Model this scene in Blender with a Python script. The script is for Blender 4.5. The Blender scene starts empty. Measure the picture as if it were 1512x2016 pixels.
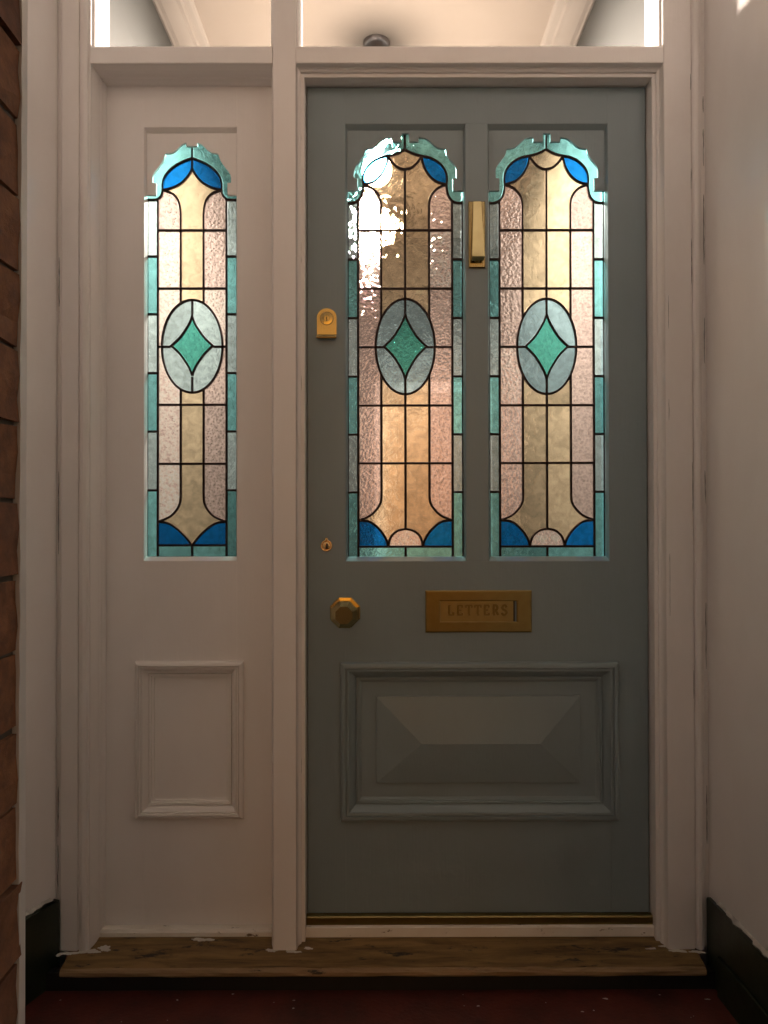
import bpy, bmesh, math, random
from mathutils import Vector, Matrix
from mathutils.geometry import tessellate_polygon
R = math.radians
random.seed(7)
scene = bpy.context.scene

# ------------------------------------------------------------------ camera
cam_d = bpy.data.cameras.new('camera'); cam = bpy.data.objects.new('camera', cam_d)
scene.collection.objects.link(cam); scene.camera = cam
cam_d.sensor_fit = 'VERTICAL'; cam_d.sensor_height = 36.0; cam_d.sensor_width = 27.0
cam_d.lens = 26.0; cam_d.clip_start = 0.02; cam_d.clip_end = 500
CAMZ = 0.985
cam.location = (0, -1.84, CAMZ)
cam.rotation_euler = (Matrix.Rotation(R(-0.1), 4, 'Z') @ Matrix.Rotation(R(90.5), 4, 'X') @ Matrix.Rotation(R(-0.1), 4, 'Z')).to_euler()

# ------------------------------------------------------------------ world: last light of dusk
world = bpy.data.worlds.new('World'); scene.world = world; world.use_nodes = True
wn = world.node_tree; wn.nodes.clear()
sky = wn.nodes.new('ShaderNodeTexSky'); sky.sky_type = 'NISHITA'; sky.sun_disc = False
sky.sun_elevation = R(1.8); sky.sun_rotation = R(180); sky.dust_density = 4.0
bg = wn.nodes.new('ShaderNodeBackground'); bg.inputs['Strength'].default_value = 0.10
wo = wn.nodes.new('ShaderNodeOutputWorld')
wn.links.new(sky.outputs[0], bg.inputs[0]); wn.links.new(bg.outputs[0], wo.inputs[0])
LAMP = 3300.0            # radiance of the hall bulb

scene.view_settings.view_transform = 'Standard'; scene.view_settings.look = 'None'
scene.view_settings.exposure = 0.38; scene.view_settings.gamma = 1.0
scene.view_settings.use_curve_mapping = False
cy = scene.cycles
cy.use_denoising = True
cy.max_bounces = 14; cy.diffuse_bounces = 6; cy.glossy_bounces = 4; cy.transmission_bounces = 8; cy.transparent_max_bounces = 12
cy.sample_clamp_indirect = 4.0; cy.sample_clamp_direct = 0.0; cy.blur_glossy = 1.0

# ------------------------------------------------------------------ materials
MATS = {}
def nodemat(name):
    m = bpy.data.materials.new(name); m.use_nodes = True
    t = m.node_tree; t.nodes.clear()
    out = t.nodes.new('ShaderNodeOutputMaterial')
    MATS[name] = m
    return m, t, out
def N(t, kind, **kw):
    n = t.nodes.new(kind)
    for k, v in kw.items():
        if k in n.inputs: n.inputs[k].default_value = v
        else: setattr(n, k, v)
    return n
def coords(t, scale=(1, 1, 1), rnd=True, kind='Object'):
    tc = N(t, 'ShaderNodeTexCoord'); mp = N(t, 'ShaderNodeMapping'); mp.inputs['Scale'].default_value = scale
    t.links.new(tc.outputs[kind], mp.inputs['Vector'])
    if rnd:
        oi = N(t, 'ShaderNodeObjectInfo'); mu = N(t, 'ShaderNodeMath', operation='MULTIPLY'); mu.inputs[1].default_value = 37.0
        t.links.new(oi.outputs['Random'], mu.inputs[0]); t.links.new(mu.outputs[0], mp.inputs['Location']); t.links.new(mu.outputs[0], mp.inputs['Rotation'])
    return mp
def ramp(t, src, stops):
    r = N(t, 'ShaderNodeValToRGB'); e = r.color_ramp.elements
    while len(e) < len(stops): e.new(0.5)
    for i, (p, c) in enumerate(stops):
        e[i].position = p; e[i].color = (c[0], c[1], c[2], 1) if not isinstance(c, (int, float)) else (c, c, c, 1)
    t.links.new(src, r.inputs[0]); return r
def mixc(t, fac, a, b, mode='MIX'):
    m = N(t, 'ShaderNodeMix', data_type='RGBA', blend_type=mode)
    for sock, v in ((m.inputs[0], fac), (m.inputs[6], a), (m.inputs[7], b)):
        if hasattr(v, 'links') or hasattr(v, 'is_linked'): t.links.new(v, sock)
        else: sock.default_value = v if isinstance(v, (int, float)) else (v[0], v[1], v[2], 1)
    return m.outputs[2]

def paint(name, col, rough=0.4, dirt=0.12, brush=(260, 260, 9), bump=0.25, dirtcol=None, spec=0.5, chips=None, fine=34):
    m, t, out = nodemat(name)
    p = N(t, 'ShaderNodeBsdfPrincipled'); p.inputs['Roughness'].default_value = rough
    p.inputs['Specular IOR Level'].default_value = spec
    c1 = coords(t, (3.1, 3.1, 1.6), rnd=False)
    n1 = N(t, 'ShaderNodeTexNoise', Scale=2.2, Detail=6.0, Roughness=0.62); t.links.new(c1.outputs[0], n1.inputs['Vector'])
    r1 = ramp(t, n1.outputs[0], [(0.36, 0.0), (0.72, 1.0)])
    d = dirtcol or (col[0] * 0.72, col[1] * 0.68, col[2] * 0.6)
    f = N(t, 'ShaderNodeMath', operation='MULTIPLY'); f.inputs[1].default_value = dirt * 3
    t.links.new(r1.outputs[0], f.inputs[0])
    colr = mixc(t, f.outputs[0], col, d)
    if chips:
        c3 = coords(t, chips[0], rnd=False)
        n3 = N(t, 'ShaderNodeTexNoise', Scale=1.0, Detail=8.0, Roughness=0.7); t.links.new(c3.outputs[0], n3.inputs['Vector'])
        r3 = ramp(t, n3.outputs[0], [(chips[1], 0.0), (chips[1] + 0.03, 1.0)])
        colr = mixc(t, r3.outputs[0], colr, chips[2])
    t.links.new(colr, p.inputs['Base Color'])
    c2 = coords(t, brush, rnd=False)
    n2 = N(t, 'ShaderNodeTexNoise', Scale=1.0, Detail=3.0, Roughness=0.6); t.links.new(c2.outputs[0], n2.inputs['Vector'])
    c4 = coords(t, (fine, fine, fine), rnd=False)
    n4 = N(t, 'ShaderNodeTexNoise', Scale=1.0, Detail=2.0); t.links.new(c4.outputs[0], n4.inputs['Vector'])
    ad = N(t, 'ShaderNodeMath', operation='MULTIPLY_ADD'); ad.inputs[1].default_value = 0.45
    t.links.new(n2.outputs[0], ad.inputs[0]); t.links.new(n4.outputs[0], ad.inputs[2])
    b = N(t, 'ShaderNodeBump', Strength=bump, Distance=0.0012); t.links.new(ad.outputs[0], b.inputs['Height'])
    t.links.new(b.outputs[0], p.inputs['Normal'])
    rr = N(t, 'ShaderNodeMath', operation='MULTIPLY_ADD'); rr.inputs[1].default_value = 0.22; rr.inputs[2].default_value = rough - 0.1
    t.links.new(n4.outputs[0], rr.inputs[0]); t.links.new(rr.outputs[0], p.inputs['Roughness'])
    t.links.new(p.outputs[0], out.inputs[0]); return m

WHITE = (0.81, 0.775, 0.755)
paint('white_paint', WHITE, 0.38, dirt=0.08, dirtcol=(0.66, 0.61, 0.57), bump=0.5)
paint('white_paint_worn', (0.79, 0.75, 0.73), 0.42, dirt=0.12, dirtcol=(0.6, 0.55, 0.51), bump=0.5, chips=((60, 60, 11), 0.705, (0.2, 0.15, 0.11)))
paint('white_paint_chipped', (0.78, 0.74, 0.68), 0.45, dirt=0.15, dirtcol=(0.55, 0.47, 0.38), brush=(12, 200, 200), chips=((24, 90, 70), 0.64, (0.15, 0.1, 0.06)))
paint('door_paint', (0.205, 0.262, 0.285), 0.38, dirt=0.09, dirtcol=(0.155, 0.19, 0.20), brush=(220, 220, 8), bump=0.75)
paint('plaster_white', (0.84, 0.81, 0.79), 0.34, dirt=0.10, dirtcol=(0.68, 0.62, 0.59), brush=(7, 7, 5), bump=0.14, fine=7, spec=0.9)
paint('green_black_paint', (0.012, 0.020, 0.011), 0.35, dirt=0.2, dirtcol=(0.04, 0.04, 0.026), brush=(60, 60, 60), bump=0.5, chips=((60, 60, 60), 0.70, (0.25, 0.24, 0.2)))
paint('black_paint', (0.012, 0.012, 0.012), 0.5, dirt=0.1, brush=(60, 60, 60))
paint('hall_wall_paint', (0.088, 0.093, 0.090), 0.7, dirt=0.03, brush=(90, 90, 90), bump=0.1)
paint('hall_ceiling_paint', (0.45, 0.395, 0.355), 0.75, dirt=0.05, brush=(6, 6, 6), bump=0.4)
paint('cornice_paint', (0.42, 0.385, 0.36), 0.6, dirt=0.03, brush=(90, 90, 90), bump=0.1)
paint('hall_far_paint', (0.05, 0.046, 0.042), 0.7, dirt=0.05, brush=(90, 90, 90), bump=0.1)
paint('paint_spill', (0.60, 0.575, 0.54), 0.55, dirt=0.25, dirtcol=(0.3, 0.25, 0.2), brush=(80, 80, 80), bump=0.6)

def wood(name, a, b, c, axis_scale, rough=0.6, dark=None):
    m, t, out = nodemat(name)
    p = N(t, 'ShaderNodeBsdfPrincipled', Roughness=rough)
    c1 = coords(t, axis_scale, rnd=False)
    n1 = N(t, 'ShaderNodeTexNoise', Scale=1.0, Detail=8.0, Roughness=0.65, Distortion=0.6); t.links.new(c1.outputs[0], n1.inputs['Vector'])
    r = ramp(t, n1.outputs[0], [(0.28, c), (0.45, b), (0.62, a)])
    col = r.outputs[0]
    if dark:
        c2 = coords(t, dark[0], rnd=False)
        n2 = N(t, 'ShaderNodeTexNoise', Scale=1.0, Detail=9.0, Roughness=0.72); t.links.new(c2.outputs[0], n2.inputs['Vector'])
        r2 = ramp(t, n2.outputs[0], [(dark[1], 0.0), (dark[1] + 0.06, 1.0)])
        col = mixc(t, r2.outputs[0], col, dark[2])
    t.links.new(col, p.inputs['Base Color'])
    b_ = N(t, 'ShaderNodeBump', Strength=0.5, Distance=0.002); t.links.new(n1.outputs[0], b_.inputs['Height'])
    t.links.new(b_.outputs[0], p.inputs['Normal']); t.links.new(p.outputs[0], out.inputs[0]); return m
wood('sill_wood', (0.24, 0.145, 0.05), (0.15, 0.085, 0.028), (0.055, 0.03, 0.013), (6, 55, 80), 0.62, dark=((8.5, 30, 30), 0.575, (0.016, 0.012, 0.010)))
wood('nosing_wood', (0.30, 0.20, 0.10), (0.24, 0.15, 0.07), (0.12, 0.07, 0.03), (8, 60, 60), 0.6, dark=((11, 36, 36), 0.60, (0.03, 0.02, 0.014)))
wood('pine_wood', (0.24, 0.17, 0.12), (0.21, 0.145, 0.10), (0.16, 0.105, 0.07), (30, 30, 3), 0.45)
wood('floor_wood', (0.30, 0.17, 0.08), (0.24, 0.13, 0.06), (0.15, 0.08, 0.035), (30, 3, 30), 0.4)

def metal(name, col, rough, bump=0.15):
    m, t, out = nodemat(name)
    p = N(t, 'ShaderNodeBsdfPrincipled', Roughness=rough, Metallic=1.0)
    c1 = coords(t, (40, 40, 40)); n1 = N(t, 'ShaderNodeTexNoise', Scale=1.0, Detail=5.0, Roughness=0.6); t.links.new(c1.outputs[0], n1.inputs['Vector'])
    col_o = mixc(t, n1.outputs[0], col, (col[0] * 0.75, col[1] * 0.7, col[2] * 0.62))
    t.links.new(col_o, p.inputs['Base Color'])
    rr = N(t, 'ShaderNodeMath', operation='MULTIPLY_ADD'); rr.inputs[1].default_value = 0.08; rr.inputs[2].default_value = rough - 0.04
    t.links.new(n1.outputs[0], rr.inputs[0]); t.links.new(rr.outputs[0], p.inputs['Roughness'])
    c2 = coords(t, (300, 300, 60)); n2 = N(t, 'ShaderNodeTexNoise', Scale=1.0, Detail=2.0); t.links.new(c2.outputs[0], n2.inputs['Vector'])
    b = N(t, 'ShaderNodeBump', Strength=bump, Distance=0.0006); t.links.new(n2.outputs[0], b.inputs['Height'])
    t.links.new(b.outputs[0], p.inputs['Normal']); t.links.new(p.outputs[0], out.inputs[0]); return m
metal('brass', (0.50, 0.425, 0.225), 0.17)
metal('brass_dull', (0.25, 0.195, 0.08), 0.34); metal('brass_flap', (0.32, 0.255, 0.115), 0.38); metal('brass_dark', (0.22, 0.165, 0.065), 0.40)  # the letters get a darker brass than the flap
metal('brass_bright', (0.90, 0.66, 0.36), 0.18)
metal('dark_metal', (0.12, 0.11, 0.12), 0.4); metal('grey_metal', (0.30, 0.29, 0.31), 0.35)
metal('lead', (0.045, 0.034, 0.034), 0.62, 0.4)

def flat(name, col, rough=0.7, emit=None):
    m, t, out = nodemat(name)
    if emit:
        e = N(t, 'ShaderNodeEmission', Strength=emit); e.inputs[0].default_value = (*col, 1); t.links.new(e.outputs[0], out.inputs[0]); return m
    p = N(t, 'ShaderNodeBsdfPrincipled', Roughness=rough)
    c1 = coords(t, (30, 30, 30)); n1 = N(t, 'ShaderNodeTexNoise', Scale=1.0, Detail=6.0, Roughness=0.65); t.links.new(c1.outputs[0], n1.inputs['Vector'])
    t.links.new(mixc(t, n1.outputs[0], (col[0] * 1.25, col[1] * 1.25, col[2] * 1.25), (col[0] * 0.7, col[1] * 0.7, col[2] * 0.7)), p.inputs['Base Color'])
    t.links.new(p.outputs[0], out.inputs[0]); return m
flat('hole_black', (0.004, 0.003, 0.003))
flat('ground_paving', (0.16, 0.15, 0.14))
flat('mortar', (0.13, 0.11, 0.09), 0.9)
flat('bulb_glow', (1.0, 0.825, 0.715), emit=LAMP)

def red_floor():
    m, t, out = nodemat('red_floor_paint')
    p = N(t, 'ShaderNodeBsdfPrincipled', Roughness=0.55)
    c1 = coords(t, (9, 9, 9), rnd=False); n1 = N(t, 'ShaderNodeTexNoise', Scale=1.0, Detail=9.0, Roughness=0.7); t.links.new(c1.outputs[0], n1.inputs['Vector'])
    r = ramp(t, n1.outputs[0], [(0.3, (0.03, 0.010, 0.007)), (0.55, (0.085, 0.017, 0.011)), (0.75, (0.12, 0.028, 0.017))])
    t.links.new(r.outputs[0], p.inputs['Base Color'])
    c2 = coords(t, (120, 120, 120), rnd=False); n2 = N(t, 'ShaderNodeTexNoise', Scale=1.0, Detail=4.0); t.links.new(c2.outputs[0], n2.inputs['Vector'])
    b = N(t, 'ShaderNodeBump', Strength=0.5, Distance=0.002); t.links.new(n2.outputs[0], b.inputs['Height'])
    t.links.new(b.outputs[0], p.inputs['Normal']); t.links.new(p.outputs[0], out.inputs[0])
red_floor()
def brick_mat():
    m, t, out = nodemat('brick_clay')
    p = N(t, 'ShaderNodeBsdfPrincipled', Roughness=0.85)
    oi = N(t, 'ShaderNodeObjectInfo')
    r0 = ramp(t, oi.outputs['Random'], [(0.0, (0.30, 0.13, 0.06)), (0.5, (0.36, 0.155, 0.065)), (1.0, (0.24, 0.10, 0.055))])
    c1 = coords(t, (45, 45, 45)); n1 = N(t, 'ShaderNodeTexNoise', Scale=1.0, Detail=9.0, Roughness=0.7); t.links.new(c1.outputs[0], n1.inputs['Vector'])
    r1 = ramp(t, n1.outputs[0], [(0.3, 0.0), (0.75, 1.0)])
    t.links.new(mixc(t, r1.outputs[0], r0.outputs[0], (0.12, 0.055, 0.035)), p.inputs['Base Color'])
    b = N(t, 'ShaderNodeBump', Strength=0.6, Distance=0.003); t.links.new(n1.outputs[0], b.inputs['Height'])
    t.links.new(b.outputs[0], p.inputs['Normal']); t.links.new(p.outputs[0], out.inputs[0])
brick_mat()

def glass(name, col, rough, scale, dist, strength=1.0, stretch=(1, 1, 1), kind='noise', detail=2.0, var=0.26, clear=0.5, mottle=(0.35, 0.65, 0.90, 1.06)):
    """textured coloured cathedral glass: tinted refraction through a rippled surface"""
    m, t, out = nodemat(name)
    c1 = coords(t, stretch)
    if kind == 'seedy':
        v = N(t, 'ShaderNodeTexVoronoi', Scale=scale, feature='SMOOTH_F1'); v.inputs['Smoothness'].default_value = 0.6
        nn = N(t, 'ShaderNodeTexNoise', Scale=scale * 0.55, Detail=2.0)
        t.links.new(c1.outputs[0], v.inputs['Vector']); t.links.new(c1.outputs[0], nn.inputs['Vector'])
        a = N(t, 'ShaderNodeMath', operation='ADD'); t.links.new(v.outputs['Distance'], a.inputs[0]); t.links.new(nn.outputs[0], a.inputs[1])
        h = a.outputs[0]
    else:
        nn = N(t, 'ShaderNodeTexNoise', Scale=scale, Detail=detail, Roughness=0.5, Distortion=0.8)
        t.links.new(c1.outputs[0], nn.inputs['Vector']); h = nn.outputs[0]
    b = N(t, 'ShaderNodeBump', Strength=strength, Distance=dist); t.links.new(h, b.inputs['Height'])
    s = tuple(math.sqrt(x) for x in col)
    th = N(t, 'ShaderNodeMapRange'); t.links.new(h, th.inputs[0])       # mottled tint of the sheet, standing in for scattered lamp sparkle
    for i, v in enumerate(mottle): th.inputs[i + 1].default_value = v
    oi = N(t, 'ShaderNodeObjectInfo')
    vr = N(t, 'ShaderNodeMath', operation='MULTIPLY_ADD'); vr.inputs[1].default_value = var; vr.inputs[2].default_value = 1 - var * 0.6
    t.links.new(oi.outputs['Random'], vr.inputs[0])
    vm = N(t, 'ShaderNodeMath', operation='MULTIPLY'); t.links.new(vr.outputs[0], vm.inputs[0]); t.links.new(th.outputs[0], vm.inputs[1])
    rgb = N(t, 'ShaderNodeCombineColor')
    for i in range(3):
        mm = N(t, 'ShaderNodeMath', operation='MULTIPLY', use_clamp=True); mm.inputs[1].default_value = s[i]
        t.links.new(vm.outputs[0], mm.inputs[0]); t.links.new(mm.outputs[0], rgb.inputs[i])
    rf = N(t, 'ShaderNodeBsdfRefraction', Roughness=rough, IOR=1.45)
    gl = N(t, 'ShaderNodeBsdfGlossy', Roughness=0.08)
    fr = N(t, 'ShaderNodeFresnel', IOR=1.3)
    t.links.new(rgb.outputs[0], rf.inputs[0])
    for n in (rf, gl, fr): t.links.new(b.outputs[0], n.inputs['Normal'])
    mx = N(t, 'ShaderNodeMixShader'); t.links.new(fr.outputs[0], mx.inputs[0]); t.links.new(rf.outputs[0], mx.inputs[1]); t.links.new(gl.outputs[0], mx.inputs[2])
    # the undeviated share of the light, which throws the coloured image of the panel on the porch wall
    tp = N(t, 'ShaderNodeBsdfTransparent'); t.links.new(rgb.outputs[0], tp.inputs[0])
    m2 = N(t, 'ShaderNodeMixShader'); m2.inputs[0].default_value = clear
    t.links.new(mx.outputs[0], m2.inputs[1]); t.links.new(tp.outputs[0], m2.inputs[2])
    t.links.new(m2.outputs[0], out.inputs[0]); return m
glass('glass_teal', (0.24, 0.63, 0.655), 0.06, 60, 0.0028)
glass('glass_blue', (0.008, 0.215, 0.66), 0.10, 75, 0.0026, clear=0.55)
glass('glass_amber', (0.84, 0.71, 0.48), 0.13, 48, 0.0023, clear=0.48)
glass('glass_pink', (0.85, 0.705, 0.64), 0.05, 150, 0.0023, kind='seedy', clear=0.45, mottle=(0.45, 1.1, 0.80, 1.10))
glass('glass_pale', (0.53, 0.70, 0.72), 0.06, 75, 0.0030, clear=0.55)
glass('glass_smoke', (0.40, 0.60, 0.66), 0.07, 65, 0.0026)
glass('glass_green', (0.12, 0.55, 0.46), 0.09, 120, 0.0030)
def clear_glass(name, col):
    m, t, out = nodemat(name)
    tr = N(t, 'ShaderNodeBsdfTransparent'); tr.inputs[0].default_value = (*col, 1)
    gl = N(t, 'ShaderNodeBsdfGlossy', Roughness=0.01); fr = N(t, 'ShaderNodeFresnel', IOR=1.3)
    mx = N(t, 'ShaderNodeMixShader'); t.links.new(fr.outputs[0], mx.inputs[0]); t.links.new(tr.outputs[0], mx.inputs[1]); t.links.new(gl.outputs[0], mx.inputs[2])
    t.links.new(mx.outputs[0], out.inputs[0])
clear_glass('clear_glass', (0.75, 0.755, 0.745)); clear_glass('dimming_glass', (0.42, 0.41, 0.39))  # shade glass tinted dark to cut lamp light on the hall ceiling

# ------------------------------------------------------------------ mesh helpers
def obj(name, me, mat, parent=None):
    if isinstance(me, bmesh.types.BMesh):
        bm = me; bmesh.ops.recalc_face_normals(bm, faces=bm.faces[:]); me = bpy.data.meshes.new(name); bm.to_mesh(me); bm.free()
    if mat and not me.materials: me.materials.append(MATS[mat])
    o = bpy.data.objects.new(name, me); scene.collection.objects.link(o)
    if parent: o.parent = parent
    return o
def tag(o, label=None, cat=None, group=None, kind=None):
    if label: o['label'] = label
    if cat: o['category'] = cat
    if group: o['group'] = group
    if kind or cat: o['kind'] = kind or 'thing'
    return o
def thing(name, label, cat, group=None):
    o = bpy.data.objects.new(name, None); o.empty_display_size = 0.05
    scene.collection.objects.link(o); return tag(o, label, cat, group, 'thing')
def addbox(bm, x0, x1, y0, y1, z0, z1):
    v = [bm.verts.new(p) for p in ((x0, y0, z0), (x1, y0, z0), (x1, y1, z0), (x0, y1, z0), (x0, y0, z1), (x1, y0, z1), (x1, y1, z1), (x0, y1, z1))]
    for f in ((0, 3, 2, 1), (4, 5, 6, 7), (0, 1, 5, 4), (1, 2, 6, 5), (2, 3, 7, 6), (3, 0, 4, 7)): bm.faces.new([v[i] for i in f])
    return v
def box(name, x0, x1, y0, y1, z0, z1, mat, parent=None, bev=0.0):
    bm = bmesh.new(); addbox(bm, x0, x1, y0, y1, z0, z1)
    if bev: bmesh.ops.bevel(bm, geom=bm.edges[:], offset=bev, segments=2, affect='EDGES', profile=0.5)
    return obj(name, bm, mat, parent)
def poly_prism(bm, pts, f3, d0, d1):
    """closed polygon pts (a,b) pushed from d0 to d1; f3(a,b,d) -> xyz"""
    area = sum(pts[i][0] * pts[(i + 1) % len(pts)][1] - pts[(i + 1) % len(pts)][0] * pts[i][1] for i in range(len(pts)))
    if area < 0: pts = pts[::-1]
    A = [bm.verts.new(f3(a, b, d0)) for a, b in pts]; B = [bm.verts.new(f3(a, b, d1)) for a, b in pts]
    n = len(pts)
    for tri in tessellate_polygon([[Vector((a, b, 0)) for a, b in pts]]):
        try:
            bm.faces.new([A[i] for i in tri]); bm.faces.new([B[i] for i in reversed(tri)])
        except ValueError: pass
    for i in range(n):
        bm.faces.new((A[i], A[(i + 1) % n], B[(i + 1) % n], B[i]))
def prism_xz(name, pts, y0, y1, mat, parent=None):     # outline in the plane of the door
    bm = bmesh.new(); poly_prism(bm, pts, lambda a, b, d: (a, d, b), y0, y1); return obj(name, bm, mat, parent)
def prism_v(name, pts, z0, z1, mat, parent=None):      # plan outline (x,y) run vertically
    bm = bmesh.new(); poly_prism(bm, pts, lambda a, b, d: (a, b, d), z0, z1); return obj(name, bm, mat, parent)
def prism_h(name, pts, x0, x1, mat, parent=None):      # section (y,z) run along x
    bm = bmesh.new(); poly_prism(bm, pts, lambda a, b, d: (d, a, b), x0, x1); return obj(name, bm, mat, parent)
def sweep_rect(name, rect, prof, mat, parent=None, sx=1.0, sz=1.0, open_bottom=False, closed=True):
    """mitred moulding round a rectangle; prof = (inset, y) points"""
    x0, x1, z0, z1 = rect; bm = bmesh.new(); rings = []
    for i, y in prof:
        zb = z0 if open_bottom else z0 + i * sz
        rings.append([bm.verts.new(p) for p in ((x0 + i * sx, y, zb), (x0 + i * sx, y, z1 - i * sz), (x1 - i * sx, y, z1 - i * sz), (x1 - i * sx, y, zb))])
    pr = list(zip(rings, rings[1:])) + ([(rings[-1], rings[0])] if closed else [])
    for a, b in pr:
        for k in range(3 if open_bottom else 4):
            bm.faces.new((a[k], a[(k + 1) % 4], b[(k + 1) % 4], b[k]))
    return obj(name, bm, mat, parent)
def crom(pts, n=6):
    """smooth curve through points"""
    out = []
    P = [pts[0]] + list(pts) + [pts[-1]]
    for i in range(1, len(P) - 2):
        p0, p1, p2, p3 = P[i - 1], P[i], P[i + 1], P[i + 2]
        for k in range(n):
            t = k / n
            out.append(tuple(0.5 * (2 * p1[j] + (p2[j] - p0[j]) * t + (2 * p0[j] - 5 * p1[j] + 4 * p2[j] - p3[j]) * t * t + (3 * p1[j] - p0[j] - 3 * p2[j] + p3[j]) * t ** 3) for j in (0, 1)))
    out.append(tuple(pts[-1])); return out
def ribbon(bm, line, w, y0, y1, f3, ease=0.3):
    """came / stroke along a line in a plane: flattened hexagonal section, w wide, from y0 (front) to y1 (back)"""
    n = len(line); rows = []
    ym = (y0 + y1) / 2
    for i in range(n):
        a = line[max(0, i - 1)]; b = line[min(n - 1, i + 1)]
        dx, dz = b[0] - a[0], b[1] - a[1]; L = math.hypot(dx, dz) or 1; nx, nz = -dz / L, dx / L
        row = []
        for o, y in ((-w / 2, ym), (-w * ease, y0), (w * ease, y0), (w / 2, ym), (w * ease, y1), (-w * ease, y1)):
            row.append(bm.verts.new(f3(line[i][0] + nx * o, line[i][1] + nz * o, y)))
        rows.append(row)
    for a, b in zip(rows, rows[1:]):
        for k in range(6): bm.faces.new((a[k], a[(k + 1) % 6], b[(k + 1) % 6], b[k]))
    bm.faces.new(rows[0]); bm.faces.new(rows[-1][::-1])
XZ = lambda a, b, d: (a, d, b)
def lathe(bm, prof, cx, cz, seg, rot=0.0, cap=True):
    """turned form about an axis pointing out of the door; prof = (radius, y)"""
    rings = []
    for r, y in prof:
        rings.append([bm.verts.new((cx + r * math.cos(rot + 2 * math.pi * k / seg), y, cz + r * math.sin(rot + 2 * math.pi * k / seg))) for k in range(seg)])
    for a, b in zip(rings, rings[1:]):
        for k in range(seg): bm.faces.new((a[k], a[(k + 1) % seg], b[(k + 1) % seg], b[k]))
    if cap:
        bm.faces.new(rings[0][::-1]); bm.faces.new(rings[-1])
def lathe_z(bm, prof, cx, cy_, seg, cap=True):
    rings = [[bm.verts.new((cx + r * math.cos(2 * math.pi * k / seg), cy_ + r * math.sin(2 * math.pi * k / seg), z)) for k in range(seg)] for r, z in prof]
    for a, b in zip(rings, rings[1:]):
        for k in range(seg): bm.faces.new((a[k], a[(k + 1) % seg], b[(k + 1) % seg], b[k]))
    if cap: bm.faces.new(rings[0][::-1]); bm.faces.new(rings[-1])
def smooth(o):
    for p in o.data.polygons: p.use_smooth = True
    return o

FLOOR = -0.113; HEAD = 2.50; PCEIL = 2.76; HCEIL = 2.735

# ------------------------------------------------------------------ the setting
tag(box('ground', -60, 60, -80, -1.35, FLOOR - 0.15, FLOOR - 0.02, 'ground_paving'), 'grey paved ground outside the porch', 'ground', kind='structure')
tag(box('porch_floor', -0.98, 0.95, -1.36, 0.09, FLOOR - 0.1, FLOOR, 'red_floor_paint'), 'dark red painted porch floor below the wooden sill', 'floor', kind='structure')
tag(box('porch_ceiling', -0.98, 0.95, -1.36, 0.09, PCEIL, PCEIL + 0.1, 'plaster_white'), 'white porch ceiling above the door', 'ceiling', kind='structure')
tag(box('hall_floor', -0.9, 0.85, 0.092, 3.0, -0.12, -0.035, 'floor_wood'), 'wooden hall floor behind the door', 'floor', kind='structure')
tag(box('hall_ceiling', -0.9, 0.85, 0.092, 3.0, HCEIL, HCEIL + 0.1, 'hall_ceiling_paint'), 'warm lit cream hall ceiling behind the transom panes', 'ceiling', kind='structure')
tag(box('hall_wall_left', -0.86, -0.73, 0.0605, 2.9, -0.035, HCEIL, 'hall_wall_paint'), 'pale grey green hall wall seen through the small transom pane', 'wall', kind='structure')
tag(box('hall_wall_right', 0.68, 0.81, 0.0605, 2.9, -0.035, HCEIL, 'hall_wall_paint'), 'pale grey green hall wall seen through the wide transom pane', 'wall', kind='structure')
tag(box('hall_wall_back', -0.729, 0.679, 2.76, 2.9, -0.035, HCEIL, 'hall_far_paint'), 'brown end wall of the hall behind the stained glass', 'wall', kind='structure')

# porch side walls (plan outlines)
tag(prism_v('porch_wall', [(-0.787, -0.0), (-0.787, -0.058), (-0.828, -0.165), (-0.90, -0.36), (-0.93, -1.12), (-1.05, -1.12), (-1.05, 0.0)], FLOOR, PCEIL, 'plaster_white'),
    'narrow white plastered porch wall between the brick pier and the door frame', 'wall')
tag(prism_v('porch_wall', [(0.7845, 0.0), (0.7845, -0.062), (0.838, -1.30), (0.98, -1.30), (0.98, 0.0)], FLOOR, PCEIL, 'plaster_white'),
    'glossy white plastered porch wall at the hinge side of the grey door', 'wall')
tag(box('porch_wall', -0.86, 0.80, -0.03, 0.091, HEAD + 0.07, PCEIL, 'plaster_white'), 'white plastered wall over the transom above the door', 'wall')

bm = bmesh.new()  # unseen front wall, added and shaped to return lamp light to the door
poly_prism(bm, [(0.46, FLOOR), (0.46, 2.40), (-0.9, 2.40), (-0.9, PCEIL - 0.001), (0.95, PCEIL - 0.001), (0.95, FLOOR)], XZ, -1.108, -1.33)
tag(obj('porch_wall', bm, 'plaster_white'), 'unseen plastered front wall of the porch, added to bounce light back at the door', 'wall')
# brick pier, seen edge-on, with the plaster skim of the porch side
pier = thing('brick_pier', 'brown brick pier with painted plaster edge beside the white porch wall', 'pier')
PX, PY = -0.3525, -1.122
meshes = []
for (a, b) in ((0.215, 0.1025), (0.1025, 0.215)):
    vs = []
    for k in range(4):
        bm = bmesh.new(); addbox(bm, -a, 0, -b, 0, 0, 0.0675)
        bmesh.ops.subdivide_edges(bm, edges=bm.edges[:], cuts=2, use_grid_fill=True)
        for v in bm.verts: v.co += Vector((random.uniform(-.0018, .0018), random.uniform(-.0018, .0018), random.uniform(-.0016, .0016)))
        me = bpy.data.meshes.new('brick'); bmesh.ops.recalc_face_normals(bm, faces=bm.faces[:]); bm.to_mesh(me); bm.free(); me.materials.append(MATS['brick_clay']); vs.append(me)
    meshes.append(vs)
STR, HDR = meshes
zc = 1.003 - 0.0735 * 15 - 0.0; row = 0
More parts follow.
